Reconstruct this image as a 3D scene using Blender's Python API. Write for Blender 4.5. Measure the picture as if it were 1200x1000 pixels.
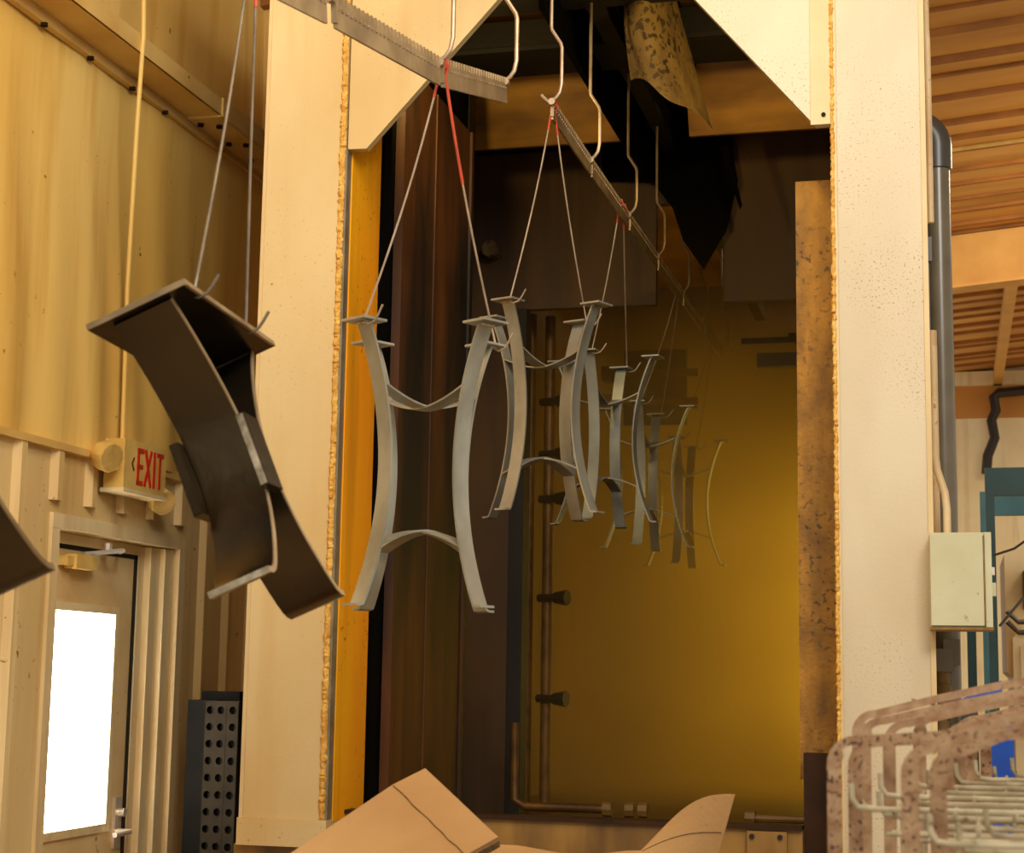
import bpy, math, random
from mathutils import Vector, Matrix
random.seed(7)
S = bpy.context.scene
COL = S.collection
for o in list(bpy.data.objects):
    bpy.data.objects.remove(o)

# ------------------------------------------------------------------ camera
cam_data = bpy.data.cameras.new('camera')
cam = bpy.data.objects.new('camera', cam_data)
COL.objects.link(cam)
cam_data.sensor_width = 36.0
cam_data.sensor_fit = 'HORIZONTAL'
cam_data.lens = 60.0
right = Vector((0.96860868, 0.24807322, 0.01602832))
up = Vector((0.02079514, -0.14510847, 0.9891972))
back = Vector((0.24771918, -0.95781168, -0.14571204))
cam.matrix_world = Matrix(((right.x, up.x, back.x, 0.0), (right.y, up.y, back.y, 0.0),
                           (right.z, up.z, back.z, 1.6), (0, 0, 0, 1)))
cam_data.dof.use_dof = True
cam_data.dof.focus_distance = 5.3
cam_data.dof.aperture_fstop = 9.0
cam_data.clip_end = 200
S.camera = cam

# ------------------------------------------------------------------ view, world, lamps
S.view_settings.view_transform = 'Standard'
S.view_settings.look = 'None'
S.view_settings.gamma = 1.0
S.view_settings.use_curve_mapping = False
S.view_settings.exposure = 0.0
S.cycles.use_denoising = True
S.cycles.max_bounces = 8
S.cycles.volume_bounces = 1

W = bpy.data.worlds.new('world')
S.world = W
W.use_nodes = True
W.node_tree.nodes['Background'].inputs[0].default_value = (1.0, 0.93, 0.79, 1)
W.node_tree.nodes['Background'].inputs[1].default_value = 0.72


def area(name, loc, target, sx, sy, power, color):
    d = bpy.data.lights.new(name, 'AREA')
    d.shape = 'RECTANGLE'
    d.size, d.size_y, d.energy, d.color = sx, sy, power, color
    o = bpy.data.objects.new(name, d)
    COL.objects.link(o)
    o.location = loc
    o.rotation_euler = (Vector(target) - Vector(loc)).to_track_quat('-Z', 'Y').to_euler()
    return o


area('high_bay_lamp', (-1.1, 3.0, 4.75), (-2.9, 5.8, 2.4), 1.3, 1.3, 72, (1.0, 0.91, 0.72))
area('high_bay_lamp', (0.9, 0.9, 4.75), (-2.4, 5.6, 2.0), 1.6, 1.6, 180, (1.0, 0.97, 0.90))
area('high_bay_lamp', (2.6, 10.5, 5.0), (2.2, 11.5, 1.0), 2.0, 2.0, 420, (1.0, 0.88, 0.66))
area('added_tunnel_light', (-0.40, 10.5, 2.0), (-1.6, 10.1, 2.05), 1.7, 1.7, 78, (1.0, 0.77, 0.13))  # unseen light added behind the front post to make the steam glow
area('added_tunnel_light', (-0.45, 5.52, 3.82), (-1.0, 7.6, 4.1), 0.12, 0.12, 7, (1.0, 0.72, 0.25))  # unseen light added behind the gusset to brighten the tunnel roof
area('added_tunnel_light', (-1.85, 5.66, 3.82), (-1.8, 7.6, 4.2), 0.12, 0.12, 6, (1.0, 0.72, 0.25))  # matching added light behind the other gusset


# ------------------------------------------------------------------ materials
def s2l(c):
    return tuple(((v / 255.0) / 12.92 if v / 255.0 <= 0.04045 else ((v / 255.0 + 0.055) / 1.055) ** 2.4) for v in c)


MATS = {}


def mat(name, c1, c2=None, scale=6.0, stretch=(1, 1, 1), rough=0.6, metal=0.0, spot=None, spot_scale=60.0,
        spot_amount=0.3, bump=0.0, bump_scale=40.0, detail=6.0, spec=0.5, streak=None, streak_amount=0.5, mix=(0.35, 0.7)):
    """two-tone noise paint with optional specks, vertical stains and fine relief"""
    m = bpy.data.materials.new(name)
    m.use_nodes = True
    nt = m.node_tree
    N, L = nt.nodes, nt.links
    b = N['Principled BSDF']
    b.inputs['Roughness'].default_value = rough
    b.inputs['Metallic'].default_value = metal
    b.inputs['Specular IOR Level'].default_value = spec
    tc = N.new('ShaderNodeTexCoord')
    geo = N.new('ShaderNodeNewGeometry')

    def noise(sc, st, det=detail):
        mp = N.new('ShaderNodeMapping')
        mp.inputs['Scale'].default_value = (st[0] * sc, st[1] * sc, st[2] * sc)
        L.new(geo.outputs['Position'], mp.inputs['Vector'])
        n = N.new('ShaderNodeTexNoise')
        n.inputs['Scale'].default_value = 1.0
        n.inputs['Detail'].default_value = det
        L.new(mp.outputs['Vector'], n.inputs['Vector'])
        return n

    def ramp(src, lo, hi):
        r = N.new('ShaderNodeMapRange')
        r.inputs['From Min'].default_value = lo
        r.inputs['From Max'].default_value = hi
        L.new(src, r.inputs['Value'])
        return r.outputs['Result']

    def mixc(f, a, bcol):
        x = N.new('ShaderNodeMix')
        x.data_type = 'RGBA'
        L.new(f, x.inputs['Factor'])
        if isinstance(a, tuple):
            x.inputs[6].default_value = (*a, 1)
        else:
            L.new(a, x.inputs[6])
        x.inputs[7].default_value = (*bcol, 1)
        return x.outputs[2]
    col = s2l(c1)
    if c2:
        n = noise(scale, stretch)
        col = mixc(ramp(n.outputs['Fac'], mix[0], mix[1]), col, s2l(c2))
    if streak:
        n = noise(9.0, (1, 1, 0.07), 4)
        f = ramp(n.outputs['Fac'], 0.5, 0.78)
        mm = N.new('ShaderNodeMath'); mm.operation = 'MULTIPLY'
        L.new(f, mm.inputs[0]); mm.inputs[1].default_value = streak_amount
        col = mixc(mm.outputs[0], col, s2l(streak))
    if spot:
        n = noise(spot_scale, (1, 1, 1), 3)
        n2 = noise(2.2, (1, 1, 1), 2)
        a = ramp(n.outputs['Fac'], 0.72 - spot_amount * 0.25, 0.78 - spot_amount * 0.25)
        g = ramp(n2.outputs['Fac'], 0.42, 0.62)
        mm = N.new('ShaderNodeMath'); mm.operation = 'MULTIPLY'
        L.new(a, mm.inputs[0]); L.new(g, mm.inputs[1])
        col = mixc(mm.outputs[0], col, s2l(spot))
    if isinstance(col, tuple):
        b.inputs['Base Color'].default_value = (*col, 1)
    else:
        L.new(col, b.inputs['Base Color'])
    if bump:
        n = noise(bump_scale, (1, 1, 1), 5)
        bp = N.new('ShaderNodeBump')
        bp.inputs['Strength'].default_value = bump
        bp.inputs['Distance'].default_value = 0.01
        L.new(n.outputs['Fac'], bp.inputs['Height'])
        L.new(bp.outputs['Normal'], b.inputs['Normal'])
    MATS[name] = m
    return m


mat('cream_paint', (209, 196, 166), (196, 179, 146), 3, (1, 1, .4), .5, spot=(150, 116, 70), spot_scale=140, spot_amount=.46, bump=.06, bump_scale=90)
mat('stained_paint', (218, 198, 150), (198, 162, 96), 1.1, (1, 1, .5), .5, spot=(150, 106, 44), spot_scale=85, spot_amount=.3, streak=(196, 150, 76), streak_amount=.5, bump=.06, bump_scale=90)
mat('cream_edge', (218, 194, 146), (206, 178, 126), 5, rough=.5)
mat('foam_bead', (236, 190, 96), (196, 134, 40), 45, rough=.85, bump=1.0, bump_scale=70)
mat('galvanized', (150, 140, 118), (118, 106, 84), 10, rough=.45, metal=.4)
mat('orange_lining', (255, 178, 8), (250, 150, 4), 3, (1, 1, .25), .55, spot=(70, 34, 6), spot_scale=38, spot_amount=.35, streak=(80, 38, 6), streak_amount=.45)
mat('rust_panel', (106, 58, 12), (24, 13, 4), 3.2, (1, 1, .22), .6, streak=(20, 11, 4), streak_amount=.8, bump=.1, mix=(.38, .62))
mat('rust_jamb', (196, 140, 44), (130, 90, 32), 14, (1, 1, .5), .75, spot=(60, 52, 36), spot_scale=50, spot_amount=.6, streak=(84, 68, 40), streak_amount=.6, bump=.5, bump_scale=60)
mat('brown_plate', (60, 37, 14), (34, 21, 8), 8, rough=.6, bump=.1, spec=.2)
mat('blackish_steel', (26, 17, 8), (12, 8, 4), 5, (1, 1, .3), .6, bump=.15)  # near-black brown for beams, partition edges, brackets and conveyor track
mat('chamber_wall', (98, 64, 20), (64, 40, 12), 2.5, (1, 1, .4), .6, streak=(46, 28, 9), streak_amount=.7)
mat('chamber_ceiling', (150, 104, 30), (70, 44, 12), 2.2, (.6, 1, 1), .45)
mat('amber_glow_sheet', (206, 146, 46), (110, 72, 20), 3.0, (.7, 1, 2.4), .45, metal=.15)  # amber reflection of the tunnel ceiling put into the colour
mat('torn_sheet', (128, 100, 50), (94, 70, 32), 14, (1, 1, .5), .75, spot=(44, 28, 10), spot_scale=34, spot_amount=.75, bump=.5, bump_scale=60)
mat('rubber_and_shade_black', (11, 8, 5), (6, 5, 3), 6, rough=.85, spec=.06)  # black of the rubber, also shade painted on hood and gap walls
mat('tank_steel', (150, 112, 50), (96, 66, 24), 5, (1, 1, .4), .5, streak=(200, 150, 60), streak_amount=.4)
mat('frame_steel', (172, 170, 154), (134, 132, 118), 9, (1, 1, .5), .42, metal=.55, bump=.05)
mat('dark_steel', (84, 70, 50), (50, 42, 31), 4, rough=.27, metal=.9, bump=.06)
mat('weld_bright', (200, 186, 160), (140, 124, 100), 60, rough=.3, metal=.7, bump=.6)
mat('bar_steel', (170, 146, 108), (132, 110, 78), 12, rough=.42, metal=.5)
mat('rod_steel', (172, 150, 124), (140, 112, 84), 14, rough=.4, metal=.5)
mat('wire_steel', (190, 170, 146), (150, 130, 108), 14, rough=.4, metal=.4)
mat('dark_wire', (120, 108, 90), (90, 80, 66), 14, rough=.4, metal=.4)
mat('red_coating', (206, 74, 40), (170, 60, 36), 20, rough=.5)
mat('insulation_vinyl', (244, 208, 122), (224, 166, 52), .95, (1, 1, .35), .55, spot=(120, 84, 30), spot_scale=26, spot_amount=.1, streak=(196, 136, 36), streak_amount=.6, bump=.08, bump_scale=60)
mat('wall_cladding', (236, 210, 154), (216, 180, 114), 2.4, (1, 1, .3), .55, spot=(120, 82, 32), spot_scale=34, spot_amount=.2, streak=(170, 120, 52), streak_amount=.6)
mat('girt_paint', (230, 194, 118), (204, 158, 80), 3, rough=.55, spot=(90, 60, 24), spot_scale=30, spot_amount=.15)
mat('door_paint', (236, 208, 154), (220, 182, 120), 4, rough=.5, spot=(110, 74, 34), spot_scale=26, spot_amount=.2)
mat('frame_paint', (242, 222, 176), (226, 196, 136), 3, (1, 1, .4), .5, streak=(170, 118, 52), streak_amount=.5)
mat('gap_shade_black', (20, 16, 12), rough=.6)
mat('sign_plastic', (236, 200, 116), (216, 172, 84), 10, rough=.5)
mat('sign_red', (206, 50, 22), rough=.5)
mat('sign_dark', (110, 50, 22), rough=.5)
mat('lamp_lens', (206, 170, 100), (180, 140, 74), 20, rough=.3)
mat('lever_metal', (226, 214, 196), rough=.3, metal=.5)
mat('post_black', (20, 17, 12), (13, 11, 8), 8, rough=.8, spec=.08)
mat('post_face', (46, 38, 26), (34, 28, 19), 10, rough=.8, bump=.1, spec=.08)
mat('cardboard', (176, 136, 84), (158, 118, 68), 4, (1, 1, 1), .85, spot=(132, 96, 52), spot_scale=60, spot_amount=.2, bump=.12, bump_scale=120)
mat('cardboard_edge', (120, 88, 48), (80, 58, 32), 60, rough=.9, bump=.5, bump_scale=200)
mat('pallet_wood', (160, 120, 72), (130, 92, 52), 8, (1, 6, 1), .8)
mat('rust_bar', (176, 144, 108), (142, 102, 70), 50, rough=.65, spot=(84, 50, 32), spot_scale=170, spot_amount=.6, bump=.1, bump_scale=120)
mat('grid_wire', (196, 186, 156), (150, 136, 104), 30, rough=.5, metal=.2, spot=(110, 70, 30), spot_scale=60, spot_amount=.3)
mat('blue_plastic', (6, 80, 176), (4, 62, 150), 6, rough=.45)
mat('pvc_grey', (108, 98, 78), (94, 84, 66), 8, rough=.28)
mat('pvc_dark', (62, 60, 54), rough=.35)
mat('conduit_paint', (214, 190, 146), (176, 136, 84), 12, (1, 1, .3), .5, spot=(150, 96, 40), spot_scale=40, spot_amount=.4)
mat('box_paint', (202, 200, 166), (188, 184, 146), 5, rough=.5, spot=(110, 90, 50), spot_scale=30, spot_amount=.2)
mat('box_rust', (150, 112, 48), (110, 76, 30), 30, rough=.7)
mat('roof_vinyl', (222, 166, 84), (184, 128, 58), 1.6, (.35, 2, 1), .6)
mat('roof_rib', (170, 108, 38), (136, 84, 28), 4, rough=.6)
mat('rafter_paint', (216, 162, 82), (196, 140, 62), 3, rough=.6)
mat('back_wall', (248, 232, 190), (236, 212, 160), 2, rough=.65, streak=(170, 110, 46), streak_amount=.5)
mat('eave_vinyl', (206, 142, 60), (186, 122, 46), 2, rough=.6)
mat('teal_dark', (22, 74, 72), (16, 58, 58), 4, rough=.5)
mat('teal_light', (70, 134, 144), (54, 112, 122), 4, rough=.5)
mat('machine_paint', (222, 206, 166), (206, 186, 140), 3, rough=.5)
mat('machine_dark', (70, 62, 48), (44, 40, 34), 6, rough=.5)
mat('black_pipe', (38, 30, 22), rough=.5)
mat('concrete', (188, 172, 144), (164, 148, 120), 3, rough=.8, bump=.1)
mat('manifold_pipe', (126, 84, 30), (80, 50, 18), 12, rough=.5, metal=.3)
mat('nozzle_black', (22, 16, 9), rough=.5)


def emissive(name, color, strength):
    m = bpy.data.materials.new(name)
    m.use_nodes = True
    b = m.node_tree.nodes['Principled BSDF']
    b.inputs['Base Color'].default_value = (.9, .9, .9, 1)
    b.inputs['Emission Color'].default_value = (*color, 1)
    b.inputs['Emission Strength'].default_value = strength
    MATS[name] = m


emissive('daylit_pane', (1.0, 0.97, 0.92), 15.0)


# ------------------------------------------------------------------ mesh helpers
class MB:
    def __init__(self):
        self.v, self.f = [], []

    def add(self, vs, fs):
        n = len(self.v)
        self.v += [tuple(p) for p in vs]
        self.f += [tuple(i + n for i in q) for q in fs]
        return self

    def box(self, x0, x1, y0, y1, z0, z1, M=None):
        vs = [(x, y, z) for z in (z0, z1) for y in (y0, y1) for x in (x0, x1)]
        if M is not None:
            vs = [M @ Vector(p) for p in vs]
        return self.add(vs, [(0, 2, 3, 1), (4, 5, 7, 6), (0, 1, 5, 4), (2, 6, 7, 3), (0, 4, 6, 2), (1, 3, 7, 5)])

    def bevel_box(self, x0, x1, y0, y1, z0, z1, r, M=None):
        """box whose vertical outline (x,z) has chamfered corners, extruded along y"""
        pts = [(x0 + r, z0), (x1 - r, z0), (x1, z0 + r), (x1, z1 - r), (x1 - r, z1), (x0 + r, z1), (x0, z1 - r), (x0, z0 + r)]
        return self.prism([(p[0], p[1]) for p in pts], lambda a, b, h: (a, h, b), y0, y1, M)

    def prism(self, poly, place, h0, h1, M=None):
        n = len(poly)
        vs = [Vector(place(a, b, h0)) for a, b in poly] + [Vector(place(a, b, h1)) for a, b in poly]
        if M is not None:
            vs = [M @ p for p in vs]
        fs = [tuple(range(n - 1, -1, -1)), tuple(range(n, 2 * n))]
        fs += [(i, (i + 1) % n, n + (i + 1) % n, n + i) for i in range(n)]
        return self.add(vs, fs)

    def tube(self, pts, r, n=8, cap=True):
        pts = [Vector(p) for p in pts]
        rs = r if isinstance(r, (list, tuple)) else [r] * len(pts)
        rings = []
        ref = None
        for i, p in enumerate(pts):
            t = (pts[min(i + 1, len(pts) - 1)] - pts[max(i - 1, 0)])
            t = t.normalized() if t.length > 1e-9 else Vector((0, 0, 1))
            if ref is None:
                ref = Vector((1, 0, 0)) if abs(t.x) < .9 else Vector((0, 1, 0))
            a = (ref - t * ref.dot(t)).normalized()
            ref = a
            b = t.cross(a)
            rings.append([p + (a * math.cos(2 * math.pi * k / n) + b * math.sin(2 * math.pi * k / n)) * rs[i] for k in range(n)])
        vs = [q for ring in rings for q in ring]
        fs = []
        for i in range(len(pts) - 1):
            for k in range(n):
                fs.append((i * n + k, i * n + (k + 1) % n, (i + 1) * n + (k + 1) % n, (i + 1) * n + k))
        if cap:
            fs.append(tuple(range(n - 1, -1, -1)))
            fs.append(tuple((len(pts) - 1) * n + k for k in range(n)))
        return self.add(vs, fs)

    def strip(self, pts, wdir, width, thick):
        """flat bar swept along pts; its width lies along wdir"""
        pts = [Vector(p) for p in pts]
        w = Vector(wdir).normalized()
        vs = []
        for i, p in enumerate(pts):
            t = (pts[min(i + 1, len(pts) - 1)] - pts[max(i - 1, 0)]).normalized()
            nrm = t.cross(w).normalized()
            wd = width[i] if isinstance(width, (list, tuple)) else width
            for a, b in ((-1, -1), (1, -1), (1, 1), (-1, 1)):
                vs.append(p + w * (a * wd / 2) + nrm * (b * thick / 2))
        fs = [(3, 2, 1, 0)]
        for i in range(len(pts) - 1):
            for k in range(4):
                fs.append((i * 4 + k, i * 4 + (k + 1) % 4, i * 4 + 4 + (k + 1) % 4, i * 4 + 4 + k))
        n = (len(pts) - 1) * 4
        fs.append((n, n + 1, n + 2, n + 3))
        return self.add(vs, fs)

    def sheet(self, fn, nu, nv, thick_vec):
        """curved sheet of real thickness: fn(u,v)->point, thick_vec is the offset of the back side"""
        tv = Vector(thick_vec)
        a = [Vector(fn(i / nu, j / nv)) for j in range(nv + 1) for i in range(nu + 1)]
        b = [p + tv for p in a]
        n = len(a)
        fs = []
        W_ = nu + 1
        for j in range(nv):
            for i in range(nu):
                q = (j * W_ + i, j * W_ + i + 1, (j + 1) * W_ + i + 1, (j + 1) * W_ + i)
                fs.append(q)
                fs.append(tuple(n + k for k in reversed(q)))
        for i in range(nu):
            fs.append((i + 1, i, n + i, n + i + 1))
            k = nv * W_
            fs.append((k + i, k + i + 1, n + k + i + 1, n + k + i))
        for j in range(nv):
            fs.append((j * W_, (j + 1) * W_, n + (j + 1) * W_, n + j * W_))
            fs.append(((j + 1) * W_ + nu, j * W_ + nu, n + j * W_ + nu, n + (j + 1) * W_ + nu))
        return self.add(a + b, fs)

    def mesh(self, name, material, smooth=False):
        me = bpy.data.meshes.new(name)
        me.from_pydata(self.v, [], self.f)
        me.materials.append(MATS[material])
        if smooth:
            for p in me.polygons:
                p.use_smooth = True
            me.set_sharp_from_angle(angle=math.radians(42))
        me.update()
        return me

    def build(self, name, material, parent=None, smooth=False, label=None):
        return link(name, self.mesh(name, material, smooth), parent, label)


def link(name, me, parent=None, label=None):
    o = bpy.data.objects.new(name, me)
    COL.objects.link(o)
    if parent:
        o.parent = parent
    if label:
        o['label'] = label
    return o


def tag(o, label, cat, group=None):
    o['label'] = label
    o['category'] = cat
    if group:
        o['group'] = group
    return o


def thing(name, label, cat, loc=(0, 0, 0), group=None, rot=None):
    o = bpy.data.objects.new(name, None)
    COL.objects.link(o)
    o.location = loc
    o.empty_display_size = .1
    if rot is not None:
        o.rotation_euler = rot
    return tag(o, label, cat, group)


def struct(o):
    o['kind'] = 'structure'
    return o


def copy_parts(src, dst):
    for ch in list(src.children):
        c = ch.copy()
        COL.objects.link(c)
        c.parent = dst
        for g in list(ch.children):
            d = g.copy()
            COL.objects.link(d)
            d.parent = c


def lin(a, b, n):
    return [a + (b - a) * i / n for i in range(n + 1)]


def arc(cx, cy, r, a0, a1, n):
    return [(cx + r * math.cos(math.radians(a)), cy + r * math.sin(math.radians(a))) for a in lin(a0, a1, n)]


# ================================================================== THE SETTING
struct(MB().box(-4.2, 9, -2, 22, -.1, 0).build('floor', 'concrete'))

# roof: rises to the right, ribs run across
SL = .09
RZ = 5.13


def rz(x):
    return RZ + SL * x


M_ = MB()
M_.prism([(-3.6, rz(-3.6)), (9, rz(9)), (9, rz(9) + .1), (-3.6, rz(-3.6) + .1)], lambda a, b, h: (a, h, b), -1.0, 20.2)
ceiling = struct(M_.build('ceiling', 'roof_vinyl'))
rib = MB().prism([(-3.4, rz(-3.4) - .035), (9, rz(9) - .035), (9, rz(9)), (-3.4, rz(-3.4))], lambda a, b, h: (a, h, b), -.03, .03).mesh('roof_rib', 'roof_rib')
for k in range(34):
    o = link('roof_rib', rib, ceiling)
    o.location = (0, 7.4 + k * .365 + random.uniform(-.09, .09), random.uniform(0, .02))
    o.scale = (1, random.uniform(.35, 1.1), 1)

# left wall: ribbed cladding below, vinyl faced insulation above
XW = -3.2
DY0, DY1, DZ = 5.66, 6.72, 2.14      # door recess in the wall
w = MB()
w.box(XW - .25, XW, 2.5, DY0 - .037, 0, 2.42)
w.box(XW - .25, XW, DY1 + .037, 9, 0, 2.42)
w.box(XW - .25, XW, DY0 - .037, DY1 + .037, DZ + .035, 2.42)
w.box(XW - .25, XW - .03, 2.5, 9, 2.42, 4.9)
wall = struct(w.build('wall_left', 'wall_cladding'))


def vin(u, v):
    y = 2.5 + 6.5 * u
    z = 2.43 + 2.42 * v
    low = max(0, 1 - v * 1.6)
    d = .012 * math.sin(y * 9.0 + .6 * math.sin(z * 2)) * (.35 + low) + .010 * math.sin(y * 21 + 1.5 * z) * low + .012 * math.sin(z * 3.1 + y)
    d += .02 * max(0, math.sin(y * 4.3 + .8 * (z - 2.4))) ** 6 * low
    return (XW + .005 + d, y, z)


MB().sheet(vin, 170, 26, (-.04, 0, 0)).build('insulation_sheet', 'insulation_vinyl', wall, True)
rib_lo = MB().prism([(-.035, 0), (.035, 0), (.018, .028), (-.018, .028)], lambda a, b, h: (b, a, h), 0, 2.42).mesh('cladding_rib', 'wall_cladding')
rib_hi = MB().prism([(-.035, 0), (.035, 0), (.018, .028), (-.018, .028)], lambda a, b, h: (b, a, h), 2.22, 2.42).mesh('cladding_rib', 'wall_cladding')
y = 3.02
while y < 8.6:
    o = link('cladding_rib', rib_hi if DY0 - .12 < y < DY1 + .1 else rib_lo, wall)
    o.location = (XW, y, 0)
    y += .262
MB().box(XW - .01, XW + .034, 2.5, 9, 2.405, 2.432).build('cap_trim', 'girt_paint', wall)
scr = MB().tube([(0, 0, 0), (.008, 0, 0)], .011, 8).mesh('screw', 'post_face')
for k in range(14):
    o = link('screw', scr, wall)
    o.location = (XW, 4.96 + k * .262 - .12, 2.345)

# girt: folded channel along the wall with a splice plate
g = MB()
g.box(XW, XW + .03, 2.5, 9, 3.945, 3.985)
g.box(XW, XW + .185, 2.5, 9, 3.985, 3.995)
g.box(XW + .178, XW + .187, 2.5, 9, 3.985, 4.055)
girt = struct(g.build('trim_1', 'girt_paint'))
sp = MB()
sp.box(XW + .028, XW + .19, 6.55, 7.6, 3.976, 3.985)
sp.box(XW + .186, XW + .196, 6.55, 7.6, 3.976, 4.06)
sp.build('splice_plate', 'girt_paint', girt)
bolt = MB().tube([(0, 0, 0), (0, 0, -.012)], .015, 6).mesh('bolt', 'post_face')
for bx, by in ((.06, 6.62), (.13, 6.66), (.07, 6.9), (.14, 6.93), (.07, 7.15)):
    o = link('bolt', bolt, girt)
    o.location = (XW + bx, by, 3.976)
for by in (5.35, 5.7, 6.05, 6.35):
    o = link('bolt', bolt, girt)
    o.location = (XW + .022, by, 3.947)

# steel column standing against the wall beyond the girt
cm = MB()
cm.box(XW + .0, XW + .35, 7.62, 7.66, 0, 4.84)
cm.box(XW + .33, XW + .35, 7.45, 7.8, 0, 4.84)
cm.prism([(XW, 4.1), (XW + .33, 4.1), (XW + .33, 4.84), (XW, 4.84)], lambda a, b, h: (a, h, b), 7.40, 7.45)
colm = struct(cm.build('trim_2', 'girt_paint'))

# ---------------- exit door
door = thing('door_1', 'cream steel exit door with a daylit window in a deep frame', 'door', (XW - .16, 6.18, 0))
struct(door)


def rel(o, mb):
    l = o.location
    mb.v = [(a - l.x, b - l.y, c - l.z) for a, b, c in mb.v]
    return mb


XD = XW - .075
WY0, WY1, WZ0, WZ1 = 5.80, 6.30, 1.0, 1.83
leaf = MB()
LY0, LY1 = 5.69, 6.455
leaf.box(XD - .045, XD, LY0, WY0, .02, 2.06)
leaf.box(XD - .045, XD, WY1, LY1, .02, 2.06)
leaf.box(XD - .045, XD, WY0, WY1, .02, WZ0)
leaf.box(XD - .045, XD, WY0, WY1, WZ1, 2.06)
rel(door, leaf).build('leaf', 'door_paint', door)
wf = MB()
t = .028
wf.box(XD, XD + .012, WY0 - t, WY0 + .004, WZ0 - t, WZ1 + t)
wf.box(XD, XD + .012, WY1 - .004, WY1 + t, WZ0 - t, WZ1 + t)
wf.box(XD, XD + .012, WY0, WY1, WZ0 - t, WZ0 + .004)
wf.box(XD, XD + .012, WY0, WY1, WZ1 - .004, WZ1 + t)
wfo = rel(door, wf).build('window_frame', 'frame_paint', door)
rel(door, MB().box(XD - .03, XD - .022, WY0, WY1, WZ0, WZ1)).build('pane', 'daylit_pane', door, label='bright daylit glass pane')
fr = MB()
fr.box(XW - .2, XW + .014, DY1 - .02, DY1 + .035, 0, DZ - .02)
fr.box(XW - .2, XW + .014, DY0 - .035, DY0 + .02, 0, DZ - .02)
fr.box(XW - .2, XW + .016, DY0 - .037, DY1 + .037, DZ - .02, DZ + .035)
rel(door, fr).build('frame_liner', 'frame_paint', door)
fr = MB()
fr.box(XW - .14, XW - .065, LY1 + .027, LY1 + .075, 0, 2.115)
fr.box(XW - .14, XW - .035, LY1 + .075, LY1 + .16, 0, 2.115).box(XW - .14, XW - .012, LY1 + .16, DY1 - .021, 0, 2.115)
fr.box(XW - .16, XW - .06, DY0 + .021, LY1 + .024, 2.0775, 2.118)
rel(door, fr).build('stop_moulding', 'frame_paint', door)
gk = MB()  # shade of the gap around the leaf, built as black strips
gk.box(XD - .05, XD + .004, LY1, LY1 + .026, .02, 2.075)
gk.box(XD - .05, XD + .004, LY0, LY1 + .026, 2.06, 2.077)
rel(door, gk).build('gap_shade', 'gap_shade_black', door)
cl = rel(door, MB().box(XD + .005, XD + .06, 5.87, 6.0, 1.985, 2.04).box(XD + .004, XD + .05, 5.82, 6.05, 1.995, 2.03)).build('closer', 'sign_plastic', door)
rel(door, MB().tube([(XD + .04, 5.96, 2.045), (XD + .12, 6.12, 2.07)], .01, 6).tube([(XD + .12, 6.12, 2.07), (XD + .03, 6.27, 2.075)], .009, 6).tube([(XD + .05, 6.13, 2.06), (XD + .05, 6.13, 2.10)], .018, 8)).build('closer_arm', 'lever_metal', cl)
lk = rel(door, MB().box(XD, XD + .012, 6.375, 6.43, .90, 1.10)).build('lock_plate', 'lever_metal', door)
rel(door, MB().tube([(XD + .01, 6.40, .965), (XD + .06, 6.40, .965)], .012, 8).tube([(XD + .06, 6.415, .965), (XD + .062, 6.28, .962)], .011, 8)).build('lever', 'lever_metal', lk, True)
rel(door, MB().tube([(XD + .01, 6.405, 1.04), (XD + .04, 6.405, 1.04)], .017, 10)).build('thumb_turn', 'lever_metal', lk)

# back wall of the hall, rafter, eave
bw = struct(MB().box(-.9, 9, 20.0, 20.2, 0, rz(0) + .6).build('wall_back', 'back_wall'))
MB().box(-.5, 6, 19.9, 20, 4.62, 4.98).build('eave_band', 'eave_vinyl', bw)
MB().box(-.5, 6, 19.8, 20, 4.98, 5.13).build('eave_strut', 'back_wall', bw)
rf = MB()
rf.prism([(-.9, rz(-.9) - .46), (8, rz(8) - .46), (8, rz(8) - .04), (-.9, rz(-.9) - .04)], lambda a, b, h: (a, h, b), 13.5, 13.52)
rf.prism([(-.9, rz(-.9) - .48), (8, rz(8) - .48), (8, rz(8) - .46), (-.9, rz(-.9) - .46)], lambda a, b, h: (a, h, b), 13.4, 13.62)
struct(rf.build('trim_3', 'rafter_paint'))
struct(MB().box(.50, .60, 13.6, 19.9, 4.98, 5.08).build('trim_4', 'rafter_paint'))
tag(MB().tube([(-.5, 10.0, 4.66), (3, 10.0, 4.96)], .012, 6).build('roof_cable', 'sign_plastic'), 'thin pale cable strung under the amber ribbed roof', 'cable')
tag(MB().tube([(3.0, 19.7, 5.06), (.55, 19.7, 4.86), (.50, 19.7, 4.82), (.52, 19.7, 4.66), (.47, 19.7, 4.55), (.50, 19.7, 4.35), (.42, 19.7, 4.15), (.40, 19.75, 3.95)], .055, 8).build('black_pipe', 'black_pipe', smooth=True), 'black drain pipe jogging down the far wall below the roof', 'pipe')

# ================================================================== WASH TUNNEL
tun = thing('wash_tunnel', 'cream steel wash tunnel with steaming open mouth and dark inside', 'wash tunnel', (-1.13, 5.2, 0))


def tp(mb, name, m, parent=None, smooth=False, label=None):
    rel(tun, mb)
    return mb.build(name, m, parent or tun, smooth, label)


ZB = 1.10
PL0, PL1, PR0, PR1 = -2.222, -1.935, -.332, -.052
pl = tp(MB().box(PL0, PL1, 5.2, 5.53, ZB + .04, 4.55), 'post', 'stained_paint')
pr = tp(MB().box(PR0, PR1, 5.2, 5.5, ZB, 4.55), 'post', 'cream_paint')
# lumpy foam bead down the front edges
rnd = random.Random(3)


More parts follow.
